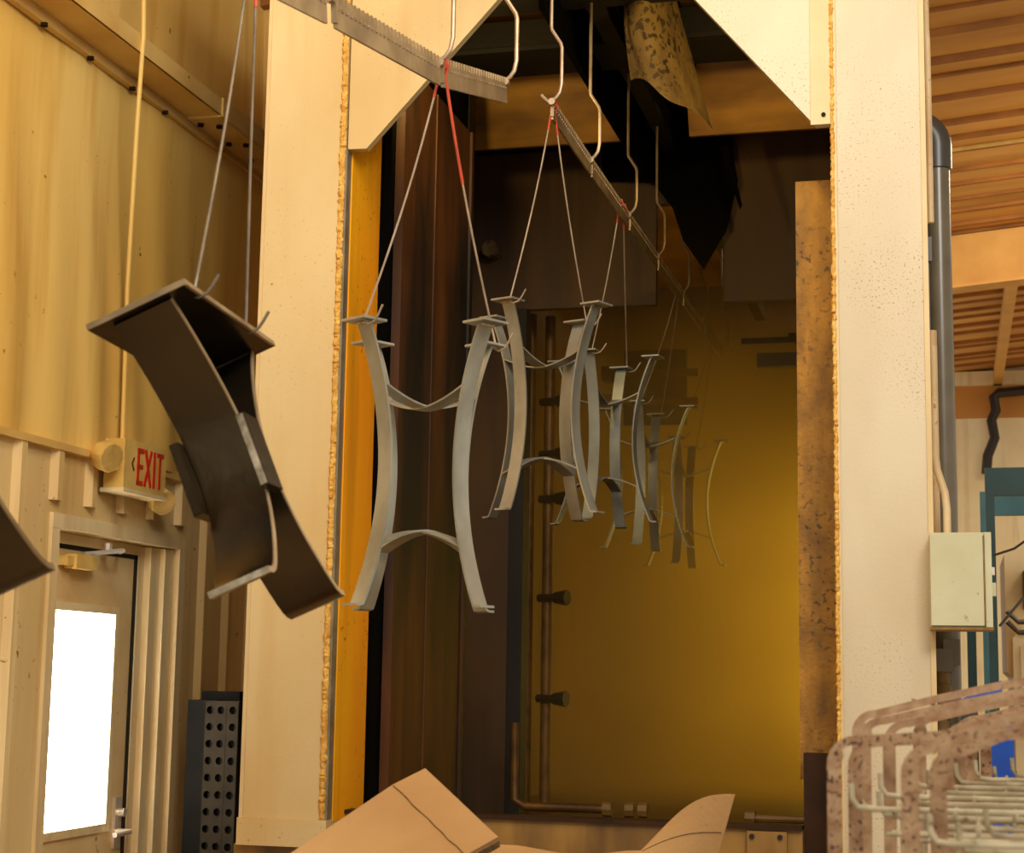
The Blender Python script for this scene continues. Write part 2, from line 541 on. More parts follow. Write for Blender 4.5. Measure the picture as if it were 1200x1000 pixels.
def bead(x, r0, r1, z0, z1, y):
    pts, rs = [], []
    z = z0
    while z < z1:
        pts.append((x + rnd.uniform(-.002, .002), y + rnd.uniform(-.003, .003), z))
        rs.append(rnd.uniform(r0, r1))
        z += .007
    return MB().tube(pts, rs, 7)


tp(bead(PL1 - .010, .008, .0125, ZB + .05, 4.5, 5.199), 'foam_bead', 'foam_bead', pl, True, 'lumpy golden foam bead along the post edge')
tp(bead(PR0 + .001, .0045, .0075, ZB, 4.5, 5.194), 'foam_bead', 'foam_bead', pr, True)
tp(MB().box(PL1, PL1 + .008, 5.197, 5.24, ZB + .03, 3.34), 'edge_strip', 'galvanized', pl)
tp(MB().box(PL0 - .004, PL0 + .008, 5.194, 5.2, ZB, 4.55), 'edge_strip', 'cream_edge', pl)
tp(MB().box(PR0 - .002, PR0 + .014, 5.194, 5.2, ZB, 4.55), 'edge_strip', 'cream_edge', pr)
tp(MB().box(PR1 - .012, PR1 + .003, 5.194, 5.2, ZB, 4.55), 'edge_strip', 'cream_edge', pr)
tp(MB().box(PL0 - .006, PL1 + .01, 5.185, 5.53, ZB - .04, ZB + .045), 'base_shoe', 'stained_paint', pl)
tp(MB().box(PL1, PL1 + .012, 5.24, 5.53, ZB + .04, 4.3), 'lining_panel', 'orange_lining', label='bright orange stained lining panel')
# gussets and header over the mouth
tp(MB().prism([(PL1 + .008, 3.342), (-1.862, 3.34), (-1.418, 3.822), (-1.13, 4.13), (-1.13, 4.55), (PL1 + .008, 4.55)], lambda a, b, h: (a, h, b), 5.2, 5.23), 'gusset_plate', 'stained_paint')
tp(MB().prism([(PR0, 3.322), (-.384, 3.321), (-.759, 3.765), (-1.067, 4.13), (-1.128, 4.13), (-1.128, 4.55), (PR0, 4.55)], lambda a, b, h: (a, h, b), 5.2, 5.23), 'gusset_plate', 'cream_paint')
tp(MB().box(PR0 - .065, PR0, 5.194, 5.2, 3.322, 4.5), 'gusset_flange', 'cream_edge')
for z in (3.352, 3.9):
    tp(MB().tube([(PR0 - .025, 5.194, z), (PR0 - .025, 5.188, z)], .007, 8), 'rivet', 'post_face')
# side walls inside the mouth
tp(MB().box(-2.06, -1.99, 5.53, 6.85, .9, 4.3), 'side_wall', 'rubber_and_shade_black')  # coloured near-black to put shade in the gap beside the lining
tp(MB().box(-1.985, -1.955, 5.66, 5.74, 1.05, 4.25), 'side_stud', 'rubber_and_shade_black')  # near-black as well, shade of the same gap
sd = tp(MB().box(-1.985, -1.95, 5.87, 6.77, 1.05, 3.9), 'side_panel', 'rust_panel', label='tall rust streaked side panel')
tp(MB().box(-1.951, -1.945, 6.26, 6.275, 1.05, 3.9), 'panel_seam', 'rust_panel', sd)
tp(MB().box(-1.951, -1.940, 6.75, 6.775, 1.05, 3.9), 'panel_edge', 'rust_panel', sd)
tp(MB().box(-2.36, -1.985, 6.85, 6.95, .9, 4.3), 'side_return', 'blackish_steel')
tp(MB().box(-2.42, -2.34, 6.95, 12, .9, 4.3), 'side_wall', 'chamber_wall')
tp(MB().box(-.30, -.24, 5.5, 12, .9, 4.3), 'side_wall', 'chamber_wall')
# rusty baffle post behind the right front post, with its dark foot plate
tp(MB().box(-.472, -.30, 5.5, 5.53, 1.30, 3.232), 'baffle_post', 'rust_jamb', label='rust speckled baffle post')
tp(MB().box(-.455, -.25, 5.42, 5.45, .9, 1.385), 'foot_plate', 'brown_plate')
# roof, cross beams
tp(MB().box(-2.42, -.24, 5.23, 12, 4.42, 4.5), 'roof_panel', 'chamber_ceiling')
tp(MB().box(-2.0, -.3, 6.55, 6.75, 4.17, 4.30).box(-2.0, -.3, 6.5, 6.8, 4.15, 4.17), 'roof_beam', 'blackish_steel')
tp(MB().box(-2.0, -.3, 5.95, 6.05, 4.12, 4.42), 'roof_beam', 'blackish_steel')
fas = [(7.35, 4.02), (7.37, 4.02), (7.17, 4.42), (7.15, 4.42)]  # slanted plate added so the roof band catches light
tp(MB().prism(fas, lambda a, b, h: (h, a, b), -2.34, -1.41), 'roof_fascia', 'amber_glow_sheet')
tp(MB().prism(fas, lambda a, b, h: (h, a, b), -1.10, -.30), 'roof_fascia', 'amber_glow_sheet')
# inner partition with conveyor slot
pt = tp(MB().box(-2.34, -2.07, 8.0, 8.06, .9, 4.42), 'partition_jamb', 'chamber_wall')
tp(MB().box(-2.07, -1.36, 8.0, 8.05, 3.40, 4.42), 'partition_header', 'chamber_wall')
tp(MB().box(-1.03, -.3, 8.0, 8.05, 3.40, 4.42), 'partition_header', 'chamber_wall')
tp(MB().box(-1.36, -1.03, 8.0, 8.05, 3.9, 4.42), 'partition_header', 'chamber_wall')
tp(MB().box(-2.34, -1.0, 7.96, 8.0, 4.2, 4.36), 'partition_rail', 'blackish_steel')
tp(MB().tube([(-2.17, 8.0, 3.69), (-2.17, 7.9, 3.69)], .038, 14).tube([(-2.17, 7.9, 3.69), (-2.17, 7.885, 3.69)], [.046, .04], 14), 'knob', 'torn_sheet')
tp(MB().box(-2.07, -2.0, 7.98, 8.1, .9, 3.40), 'partition_edge', 'blackish_steel')
# back wall and floor of the chamber
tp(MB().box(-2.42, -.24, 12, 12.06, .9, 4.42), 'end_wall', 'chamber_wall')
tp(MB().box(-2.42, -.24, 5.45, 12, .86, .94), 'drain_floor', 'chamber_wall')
# tank and front lip
tk = tp(MB().box(-2.42, -.24, 5.4, 12, 0, .86).box(-2.25, -.03, 5.22, 5.4, 0, ZB - .04), 'tank', 'tank_steel')
tp(MB().box(-1.935, -.455, 5.36, 5.40, 1.02, 1.165), 'front_lip', 'tank_steel')
tp(MB().box(-1.935, -.455, 5.345, 5.42, 1.155, 1.168), 'lip_cap', 'brown_plate')
tp(MB().box(-.62, -.50, 5.335, 5.36, 1.03, 1.15), 'cover_plate', 'tank_steel')
for bx in (-.52, -.605):
    tp(MB().tube([(bx, 5.335, 1.135), (bx, 5.328, 1.135)], .008, 8), 'bolt', 'nozzle_black')
# spray risers and manifold pipes
for x, y_ in ((-2.065, 8.35), (-1.98, 8.42)):
    rs = tp(MB().tube([(x, y_, .95), (x, y_, 3.45)], .028, 10), 'spray_riser', 'manifold_pipe', None, True)
    if y_ > 8.4:
        for z in (1.5, 2.0, 2.5, 2.73, 3.0):
            tp(MB().tube([(x - .04, y_ - .02, z), (x + .07, y_ - .06, z)], .02, 8).tube([(x + .05, y_ - .05, z), (x + .12, y_ - .07, z)], [.028, .04], 8), 'spray_nozzle', 'nozzle_black', rs)
for z in (3.12, 3.28):
    tp(MB().tube([(-1.8, 9.2, z), (-1.33, 9.2, z)], .022, 10).box(-1.86, -1.80, 9.15, 9.25, z - .04, z + .04), 'manifold', 'manifold_pipe', None, True)
tp(MB().box(-1.75, -1.4, 9.24, 9.28, 3.0, 3.42), 'manifold_bracket', 'blackish_steel')
tp(MB().tube([(-1.93, 7.6, 1.40), (-1.93, 7.6, 1.06), (-1.88, 7.6, 1.03), (-1.5, 7.6, 1.03)], .020, 10), 'drain_pipe', 'manifold_pipe', None, True)
for x in (-1.52, -1.42, -1.36):
    tp(MB().tube([(x, 7.6, 1.03), (x + .04, 7.6, 1.03)], .034, 8), 'pipe_coupling', 'tank_steel')
tp(MB().tube([(-.78, 7.0, 1.06), (-.5, 7.0, 1.06)], .016, 8).tube([(-.82, 7.0, 1.06), (-.78, 7.0, 1.06)], .032, 8), 'drain_pipe', 'tank_steel')
tp(MB().box(-1.02, -.78, 8.6, 8.64, 3.31, 3.34).box(-.94, -.55, 8.6, 8.66, 3.19, 3.26).box(-.78, -.55, 8.6, 8.64, 3.31, 3.36), 'wall_bracket', 'blackish_steel')

# hood over the conveyor slot
hood = thing('conveyor_hood', 'black hood plate over the conveyor slot inside the tunnel', 'hood', (-1.38, 5.6, 4.0))
rel(hood, MB().box(-1.40, -1.385, 5.7, 7.94, 4.0, 4.40).box(-1.40, -1.375, 5.7, 7.94, 3.99, 4.0)).build('hood_plate', 'rubber_and_shade_black', hood)  # coloured near-black so the hood stays dark under the added lights
rel(hood, MB().box(-1.385, -1.05, 6.2, 7.94, 4.385, 4.40).box(-1.065, -1.05, 6.2, 7.94, 4.18, 4.40)).build('hood_plate', 'rubber_and_shade_black', hood)


def flap(u, v):
    # torn sheet hanging from the roof: leans and curls to the right as it comes down
    zt = 4.38
    xl = -1.185 + .045 * v
    xr = -1.03 + .155 * v + .02 * v * v
    zl = zt - .53 * v
    zr = zt - .69 * v
    x = xl + (xr - xl) * u
    z = zl + (zr - zl) * u
    y = 6.10 + .10 * math.sin(u * math.pi) * -1 + .22 * u * u + .03 * math.sin(7 * v + 3 * u)
    if v > .99:
        z += .018 * math.sin(u * 9)
    return (x, y, z)


tag(MB().sheet(flap, 14, 16, (.002, .006, 0)).build('torn_flap', 'torn_sheet', smooth=True), 'torn mottled yellow sheet curling down from the tunnel roof', 'sheet')
cur = [(-1.62, 4.40), (-.98, 4.40), (-.98, 4.12), (-.955, 3.98), (-1.01, 3.74), (-1.12, 3.55), (-1.22, 3.70), (-1.27, 3.86), (-1.37, 4.0), (-1.62, 4.02)]
tag(MB().prism(cur, lambda a, b, h: (a, h, b), 7.945, 7.955).build('rubber_curtain', 'rubber_and_shade_black'), 'black ragged rubber curtain in front of the inner slot', 'curtain')
tag(MB().prism([(-1.07, 4.4), (-1.0, 4.4), (-.95, 4.02), (-.895, 3.76), (-.905, 3.74), (-.99, 4.02)], lambda a, b, h: (a, h, b), 7.6, 7.61).build('rubber_strip', 'rubber_and_shade_black'), 'narrow black strip dangling beside the rubber curtain', 'strip')

# ------------------------------------------------------------------ steam inside the tunnel
hz = MB().box(-2.33, -.31, 7.0, 11.95, .95, 3.95).mesh('steam_haze', 'gap_shade_black')
vm = bpy.data.materials.new('amber_steam')
vm.use_nodes = True
nt = vm.node_tree
for n in list(nt.nodes):
    nt.nodes.remove(n)
out = nt.nodes.new('ShaderNodeOutputMaterial')
sc = nt.nodes.new('ShaderNodeVolumePrincipled')
sc.inputs['Color'].default_value = (0.92, 0.62, 0.20, 1)
sc.inputs['Anisotropy'].default_value = 0.15
geo = nt.nodes.new('ShaderNodeNewGeometry')
sep = nt.nodes.new('ShaderNodeSeparateXYZ')
nt.links.new(geo.outputs['Position'], sep.inputs[0])


def mr(src, a, b, c, d):
    r = nt.nodes.new('ShaderNodeMapRange')
    r.interpolation_type = 'SMOOTHSTEP'
    for k, v in zip(('From Min', 'From Max', 'To Min', 'To Max'), (a, b, c, d)):
        r.inputs[k].default_value = v
    nt.links.new(src, r.inputs['Value'])
    return r.outputs['Result']


def mul(a, b):
    m = nt.nodes.new('ShaderNodeMath')
    m.operation = 'MULTIPLY'
    nt.links.new(a, m.inputs[0])
    if isinstance(b, float):
        m.inputs[1].default_value = b
    else:
        nt.links.new(b, m.inputs[1])
    return m.outputs[0]


dn = mul(mr(sep.outputs['Y'], 7.0, 10.0, 0.0, 1.0), mr(sep.outputs['Z'], 3.9, 3.0, 0.0, 1.0))
dn = mul(dn, mr(sep.outputs['X'], -2.3, -1.3, 0.35, 1.0))
no = nt.nodes.new('ShaderNodeTexNoise')
no.inputs['Scale'].default_value = 1.3
no.inputs['Detail'].default_value = 2
nt.links.new(geo.outputs['Position'], no.inputs['Vector'])
dn = mul(dn, mr(no.outputs['Fac'], 0.3, 0.7, 0.55, 1.3))
dn = mul(dn, 1.05)
nt.links.new(dn, sc.inputs['Density'])
nt.links.new(sc.outputs[0], out.inputs['Volume'])
hz.materials.clear()
hz.materials.append(vm)
ho = link('steam_haze', hz)
tag(ho, 'amber steam drifting inside the wash tunnel', 'steam')
ho['kind'] = 'stuff'


# ================================================================== CONVEYOR
def bar_line(y):
    """height of the load bars along the conveyor"""
    if y >= 5.32:
        return 3.495
    if y <= 3.2:
        return 3.0 + (y - 3.2) * .2
    if y <= 3.87:
        return 3.0 + (y - 3.2) * .15
    return 3.10 + (y - 3.87) * (3.495 - 3.10) / (5.32 - 3.87)


def bar_x(y):
    return -1.236 + max(0, min(1, (y - 3.2) / .67)) * .036 - max(0, min(1, (y - 4.5) / .9)) * .06


trk = MB()
ys = lin(.8, 11.8, 44)
top = [(bar_x(q), q, bar_line(q) + .62) for q in ys]
trk.strip(top, (1, 0, 0), .07, .012)
trk.strip([(a, b, c + .10) for a, b, c in top], (1, 0, 0), .07, .012)
trk2 = MB().strip([(a, b, c + .05) for a, b, c in top], (0, .001, 1), .10, .008)
ct = thing('conveyor_track', 'steel overhead conveyor track carrying the notched load bars into the tunnel', 'conveyor')
trk.build('track_flange', 'blackish_steel', ct)
MB().prism([(.8, bar_line(.8) + .62)] + [(q, bar_line(q) + .62) for q in ys[1:]] + [(q, bar_line(q) + .72) for q in reversed(ys)], lambda a, b, h: (-1.236 + h, a, b), -.004, .004).build('track_web', 'blackish_steel', ct)


def comb(length, n):
    """plate with a toothed top edge"""
    p = [(0, -.056), (length, -.056), (length, 0)]
    pitch = length / n
    for k in range(n, 0, -1):
        x = k * pitch
        p += [(x - pitch * .12, 0), (x - pitch * .28, .017), (x - pitch * .55, .017), (x - pitch * .7, 0)]
    p.append((0, 0))
    mb = MB().prism(p, lambda a, b, h: (h, a, b), -.0035, .0035)
    return mb


def knots(length, n):
    mb = MB()
    pitch = length / n
    for k in range(n):
        y_ = (k + .5) * pitch
        mb.box(-.006, .006, y_ - pitch * .2, y_ + pitch * .2, -.016, -.010)
    return mb


bar_spec = [  # y0, y1, label
    (2.46, 3.17, 'notched steel load bar holding the dark tilted bracket'),
    (3.22, 3.86, 'notched steel load bar sloping up ahead of the first bright frame'),
    (3.88, 4.50, 'notched steel load bar with red wire ends hooked at its lower end'),
    (5.32, 5.96, 'notched steel load bar over the tunnel mouth carrying the second bright frame'),
    (5.99, 6.73, 'notched steel load bar carrying the frame just inside the tunnel mouth'),
    (6.76, 7.44, 'plain edged dim load bar ahead of the inner partition slot'),
    (7.47, 8.19, 'dark load bar passing through the inner partition slot'),
    (8.22, 8.85, 'faint load bar behind the inner slot in the steam'),
    (9.0, 9.7, 'hazy load bar deepest in the steam'),
    (1.75, 2.42, 'notched steel load bar over the cropped dark bracket'),
]
for y0, y1, lb in bar_spec:
    p0 = Vector((bar_x(y0), y0, bar_line(y0)))
    p1 = Vector((bar_x(y1), y1, bar_line(y1)))
    L_ = (p1 - p0).length
    nn = int(L_ / .024)
    t = thing('load_bar', lb, 'load bar', p0, 'load bars under the conveyor')
    d = (p1 - p0).normalized()
    t.rotation_euler = (math.asin(d.z), 0, -math.atan2(d.x, d.y))
    comb(L_, nn).build('comb_plate', 'bar_steel', t)
    knots(L_, nn).build('knot_row', 'rod_steel', t)
    MB().box(-.006, .006, -.004, .008, -.045, .010).build('end_clip', 'bar_steel', t)


def rod(y, label, jog=.032, tip=True):
    x, z = bar_x(y), bar_line(y)
    t = thing('hanger_rod', label, 'hanger rod', (x, y, z), 'bent rods hanging the load bars')
    pts = [(-.005, 0, .63), (-.005, 0, .27), (-.003, 0, .255), (jog - .004, 0, .205), (jog, 0, .19), (jog, 0, .065), (jog - .006, 0, .035), (jog - .018, 0, .018), (0, 0, .008), (-.012, 0, .006)]
    if tip:
        pts += [(-.03, 0, .022), (-.036, 0, .03)]
    MB().tube(pts, .0062, 8).build('rod', 'rod_steel', t, True)
    MB().tube([(0, -.008, .004), (0, .008, .004)], .012, 8).build('ring', 'rod_steel', t)


for y_, lb, tip in ((3.20, 'bent hanger rod at the joint beside the small bar end', False),
                    (3.87, 'bent dark hanger rod where two load bars meet above the red wire', False),
                    (4.50, 'bent hanger rod at the free upper end of the sloping load bar', False),
                    (5.31, 'bent hanger rod with an upturned hook tip over the second bright frame', True),
                    (5.975, 'long bent hanger rod between two bars at the tunnel mouth', False),
                    (6.745, 'bent hanger rod in front of the black hood', False),
                    (7.455, 'thin hanger rod against the black curtain', False),
                    (8.205, 'dark hanger rod seen through the inner slot', False),
                    (8.86, 'dim hanger rod ending in a wide hook in the steam', False),
                    (9.72, 'faint hanger rod deepest in the steam', False),
                    (2.44, 'bent hanger rod between the bars of the two dark brackets', False)):
    rod(y_, lb, tip=tip)


# ================================================================== BRIGHT TABLE FRAMES
HF = .685


def leg_r(z):
    return .128 + .079 * ((z / HF - .5) / .5) ** 2


def make_frame(label, loc, yaw):
    t = thing('table_frame', label, 'metal frame', loc, 'hourglass steel frames on the conveyor', (0, 0, math.radians(yaw)))
    for k in range(4):
        a = k * math.pi / 2
        c, s = math.cos(a), math.sin(a)
        if k == 0 and 'leg' not in FM:
            pts = [(leg_r(HF * q), 0, HF * q) for q in lin(1, .02, 26)]
            r0 = pts[-1][0]
            pts += [(r0 + .004, 0, .006), (r0 + .014, 0, .003), (r0 + .030, 0, .003)]
            FM['leg'] = MB().strip(pts, (0, 1, 0), .046, .006).mesh('leg', 'frame_steel', True)
            rp = .207
            FM['plate'] = MB().box(rp - .036, rp + .038, -.042, .042, HF, HF + .006).mesh('top_plate', 'frame_steel')
            FM['weld'] = MB().tube([(rp + .006, -.022, HF - .002), (rp + .006, .022, HF - .002)], .0045, 6).mesh('weld', 'weld_bright')
        lg = link('leg', FM['leg'], t)
        lg.rotation_euler = (0, 0, a)
        link('top_plate', FM['plate'], lg)
        link('weld', FM['weld'], lg)
    for hi in (1, 0):
        for k in (0, 1):
            key = 'brace%d' % hi
            if key not in FM:
                z0 = HF * (.785 if hi else .215)
                r0 = leg_r(z0) - .003
                sg = -.042 if hi else .042
                FM[key] = MB().strip([(x, 0, z0 + sg * (1 - abs(x / r0) ** 1.7)) for x in lin(-r0, r0, 20)], (0, 1, 0), .044, .005).mesh('cross_brace', 'frame_steel', True)
            b = link('cross_brace', FM[key], t)
            b.rotation_euler = (0, 0, k * math.pi / 2)
            b.location = (0, 0, .003 * k)
    return t


FM = {}
frames = [
    ('bright hourglass steel frame hanging ahead of the orange tunnel lining', (-1.26, 4.01, 1.762), -30, ((3, 3.89, .5), (1, 3.90, .55))),
    ('bright hourglass steel frame hanging square in the tunnel mouth', (-1.305, 5.46, 2.13), -22, ((3, 5.33, .06), (1, 5.35, .06))),
    ('hourglass steel frame with one shaded leg just inside the tunnel', (-1.385, 6.9, 2.235), -8, ((3, 6.55, .22), (1, 6.62, .22))),
    ('dull hourglass steel frame half veiled by steam', (-1.435, 8.2, 2.235), -3, ((3, 8.05, 0), (1, 8.1, 0))),
    ('faint hourglass steel frame deepest in the amber steam', (-1.426, 9.35, 2.225), -4, ((3, 9.3, 0), (1, 9.33, 0))),
]


def wire(label, p_bar, p_plate, out, red, r=.0028, hs=1.0, m='wire_steel'):
    """hanging wire: loop over the bar, long run, hook under the plate ending in an upturned tip"""
    p0, p1 = Vector(p_bar), Vector(p_plate)
    out = Vector(out)
    t = thing('hanging_wire', label, 'wire', p0, 'wires hanging frames from the bars')
    d = p1 - p0
    side = Vector((1, 0, 0))
    run = [side * -.010 + Vector((0, 0, -.012)), side * -.006 + Vector((0, 0, .012)), side * .006 + Vector((0, 0, .014)), side * .012 + Vector((0, 0, -.004)), d * .04]
    bow = Vector((d.x, d.y, 0)) * .06
    n = 10
    red_pts = []
    for k in range(1, n + 1):
        q = .04 + .96 * k / n
        run.append(d * q - bow * math.sin(q * math.pi))
    end = run[-1]
    split = max(6, int(len(run) * red) + 1) if red > 0 else 5
    hook = [end + (out * a + Vector((0, 0, b))) * hs for a, b in ((0, -.012), (.012, -.018), (.034, -.014), (.047, 0), (.062, .022))]
    MB().tube(run + hook, r, 6).build('wire_strand', m, t, True)
    if red > 0:
        MB().tube(run[:split], r * 1.35, 6).build('coated_end', 'red_coating', t, True, 'red coated upper end')
    return t


NAMES = ['the frame ahead of the orange lining', 'the frame in the tunnel mouth', 'the frame just inside the tunnel', 'the frame half veiled by steam', 'the faint frame in the steam']
for i, (lb, loc, yaw, ws) in enumerate(frames):
    make_frame(lb, loc, yaw)
    for j, (k, by, red) in enumerate(ws):
        a = math.radians(yaw) + k * math.pi / 2
        rad = Vector((math.cos(a), math.sin(a), 0))
        tang = Vector((-math.sin(a), math.cos(a), 0))
        pp = Vector(loc) + rad * .222 + Vector((0, 0, HF + .006)) + (tang * .02 if k == 3 else tang * -.02)
        wire('%s wire holding %s plate of %s' % (('pale thin', 'front')[0] if j == 0 else 'second', 'the front' if j == 0 else 'the rear', NAMES[i]),
             (bar_x(by), by, bar_line(by) + .002), pp, (tang if k == 3 else -tang), red if j else red * .3)


# ================================================================== DARK PEDESTAL BRACKETS
def make_bracket(label, loc, rot):
    t = thing('pedestal_bracket', label, 'steel bracket', loc, 'dark pedestal brackets on the conveyor')
    t.rotation_mode = 'QUATERNION'
    t.rotation_quaternion = rot
    U, V, H, w_ = .167, .389, .448, .098
    MB().box(-U / 2, U / 2, -V / 2, V / 2, 0, .009).build('top_plate', 'dark_steel', t)
    MB().box(U / 2 - .003, U / 2 + .0012, -V / 2, V / 2, -.0005, .0095).box(-U / 2, U / 2, -V / 2 - .001, -V / 2 + .002, 0, .0095).build('bright_edge', 'bar_steel', t)  # brighter steel strips along one side and one end of the plate
    vt, vm_, vb = .172, .034, .150
    for s in (-1, 1):
        pts = []
        for q in lin(0, 1, 24):
            z = -H * q
            v = vm_ + (vt - vm_) * abs((q - .54) / .54) ** 1.75 if q < .54 else vm_ + (vb - vm_) * abs((q - .54) / .46) ** 1.9
            pts.append((0, s * v, z))
        pts[-1] = (0, s * (vb - .004), -H + .006)
        pts += [(0, s * (vb + .010), -H), (0, s * (vb + .026), -H - .001)]
        lg = MB().strip(pts, (1, 0, 0), w_, .009).build('leg', 'dark_steel', t, True)
        e = MB().strip([(w_ / 2, p[1], p[2]) for p in pts], (1, 0, 0), .002, .0095).build('bright_edge', 'bar_steel', lg, True)  # brighter steel strip on one side of each leg
        MB().tube([(-w_ / 2, s * (vt - .007), -.004), (w_ / 2, s * (vt - .007), -.004)], .007, 6).build('weld', 'dark_steel', lg, True)
        MB().box(-w_ / 2, w_ / 2, s * (vb + .026) - .002, s * (vb + .026) + .002, -H - .006, -H + .004).build('foot_edge', 'weld_bright', lg)
    for s in (-1, 1):
        x0 = s * (w_ / 2 + .001)
        x1 = s * (w_ / 2 + .016)
        pd = MB().box(min(x0, x1), max(x0, x1), -.072, -.010, -.300, -.178).build('side_pad', 'dark_steel', t)
        MB().box(min(x0, x1) + .002, max(x0, x1) - .002, -.0745, -.0725, -.298, -.180).build('pad_edge', 'weld_bright' if s > 0 else 'dark_steel', pd, label='bright pad edge' if s > 0 else None)  # one pad edge in brighter steel, the other dark
    return t


from mathutils import Quaternion
rv = Vector((-0.0397, -0.4146, 0.0465))
q0 = Quaternion(rv.normalized(), rv.length)
b0 = Vector((-1.1848, 2.4834, 2.1321))
make_bracket('dark tilted steel bracket with curved wide legs and welded side pads', b0, q0)
b1 = Vector((-1.43, 1.98, 2.142))
make_bracket('dark steel bracket of which only a lower leg tip shows', b1, q0)
for b, ln, who in ((b0, 2.80, 'tilted dark bracket'), (b1, 1.80, 'cropped dark bracket')):
    for v, nm in ((-.135, 'pale wire at the outer end'), (.085, 'dark wire at the inner end')):
        pp = b + q0 @ Vector((.075, v, .009))
        wire('%s of the %s' % (nm, who), (bar_x(ln), ln + (.015 if v > 0 else -.015), bar_line(ln)), pp, q0 @ Vector((1, .25, 0)), .16, .0026, .62, 'dark_wire')

# ================================================================== EXIT SIGN
es = thing('exit_sign', 'yellowed exit sign with red letters and two emergency lamps above door', 'exit sign', (XW, 6.15, 2.29))
ex = MB().box(.03, .115, -.19, .17, .01, .205)
ex.build('housing', 'sign_plastic', es)
MB().box(.0, .03, -.12, .1, .03, .17).build('back_canopy', 'girt_paint', es)
MB().box(.02, .12, -.195, .175, -.004, .012).build('bottom_rail', 'frame_paint', es)
FX = .115


def bar2(mb, y0, z0, y1, z1, wd):
    mb.k = getattr(mb, 'k', 0) + 1
    d = Vector((0, y1 - y0, z1 - z0)).normalized()
    n = Vector((0, -d.z, d.y)) * wd / 2
    a, b = Vector((FX + .0003 * mb.k, y0, z0)), Vector((FX + .0003 * mb.k, y1, z1))
    e = Vector((.003 + .0004 * mb.k, 0, 0))
    vs = [a - n, b - n, b + n, a + n]
    vs = vs + [p + e for p in vs]
    mb.add(vs, [(0, 1, 2, 3), (7, 6, 5, 4), (0, 4, 5, 1), (1, 5, 6, 2), (2, 6, 7, 3), (3, 7, 4, 0)])


Z0, Z1 = .036, .180
lt = MB(); y0 = -.085
bar2(lt, y0 + .009, Z0, y0 + .009, Z1, .018)
for z in (Z0 + .008, (Z0 + Z1) / 2, Z1 - .008):
    bar2(lt, y0, z, y0 + (.05 if z != (Z0 + Z1) / 2 else .044), z, .016)
lt.build('letter', 'sign_red', es)
lt = MB(); y0 = -.022
bar2(lt, y0 + .004, Z0, y0 + .056, Z1, .017)
bar2(lt, y0 + .004, Z1, y0 + .056, Z0, .017)
lt.build('letter', 'sign_red', es)
lt = MB(); bar2(lt, .062, Z0, .062, Z1, .017); lt.build('letter', 'sign_red', es)
lt = MB(); bar2(lt, .112, Z0, .112, Z1, .017); bar2(lt, .083, Z1 - .008, .141, Z1 - .008, .016); lt.build('letter', 'sign_red', es)
ch = MB()
bar2(ch, -.128, .112, -.112, .137, .007)
bar2(ch, -.128, .112, -.112, .087, .007)
ch.build('chevron', 'sign_dark', es)
# lamp heads
hd = MB().tube([(0, 0, 0), (.03, 0, 0), (.085, 0, 0)], [.03, .058, .060], 8)
for (yy, zz, rz_, ry_) in ((-.27, .135, .35, .25), (.225, .03, .5, .5)):
    lh = hd.build('lamp_head', 'sign_plastic', es, True)
    lh.location = (.04, yy, zz)
    lh.rotation_euler = (0, ry_, -rz_)
    MB().tube([(.0855, 0, 0), (.089, 0, 0)], .052, 12).build('lens', 'lamp_lens', lh)
    hd = MB().tube([(0, 0, 0), (.03, 0, 0), (.085, 0, 0)], [.03, .054, .055], 8)
MB().tube([(.05, -.19, .15), (.05, -.24, .14)], .016, 8).tube([(.05, .17, .09), (.05, .215, .05)], .014, 8).build('swivel_arm', 'girt_paint', es)
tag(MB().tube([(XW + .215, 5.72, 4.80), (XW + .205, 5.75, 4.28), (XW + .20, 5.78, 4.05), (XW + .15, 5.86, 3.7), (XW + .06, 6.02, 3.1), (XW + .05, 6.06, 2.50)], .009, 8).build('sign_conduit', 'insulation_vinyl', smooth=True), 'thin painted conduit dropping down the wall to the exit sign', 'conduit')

# ================================================================== PERFORATED POSTS
def perforated(w_, h_, nx, nz, r):
    mb = MB()
    cw, ch_ = w_ / nx, h_ / nz
    for i in range(nx):
        for j in range(nz):
            cx, cz = (i + .5) * cw, (j + .5) * ch_
            sq, oc = [], []
            for k in range(8):
                a = math.radians(45 * k)
                oc.append((cx + r * math.cos(a), 0, cz + r * math.sin(a)))
                m = max(abs(math.cos(a)), abs(math.sin(a)))
                sq.append((cx + math.cos(a) / m * cw / 2, 0, cz + math.sin(a) / m * ch_ / 2))
            inn = [(p[0], .012, p[2]) for p in oc]
            mb.add(sq + oc + inn, [(k, (k + 1) % 8, 8 + (k + 1) % 8, 8 + k) for k in range(8)] + [(8 + k, 8 + (k + 1) % 8, 16 + (k + 1) % 8, 16 + k) for k in range(8)])
    return mb


pp = thing('perforated_post', 'black bundle of perforated steel posts standing between wall and tunnel', 'steel post', (-2.93, 6.55, 0), rot=(0, 0, math.radians(-6)))
MB().box(-.115, .02, -.02, .12, 0, 1.49).build('solid_post', 'post_black', pp)
MB().box(-.10, .08, .06, .16, 0, 1.525).build('rear_post', 'post_black', pp)
MB().box(.0, .125, -.03, .08, 0, 1.485).build('core', 'post_black', pp)
f1 = perforated(.10, 1.485, 2, 22, .0165).build('perforated_face', 'post_face', pp, label='grey face with rows of round holes')
f1.location = (-.02, -.045, 0)
f2 = perforated(.055, 1.485, 1, 22, .0165).build('perforated_face', 'post_face', pp)
f2.location = (.082, -.045, 0)
MB().box(-.02, -.016, -.045, -.02, 0, 1.485).box(.133, .137, -.045, .08, 0, 1.485).box(-.02, .137, -.044, .08, 1.485, 1.488).build('face_flange', 'post_face', pp)

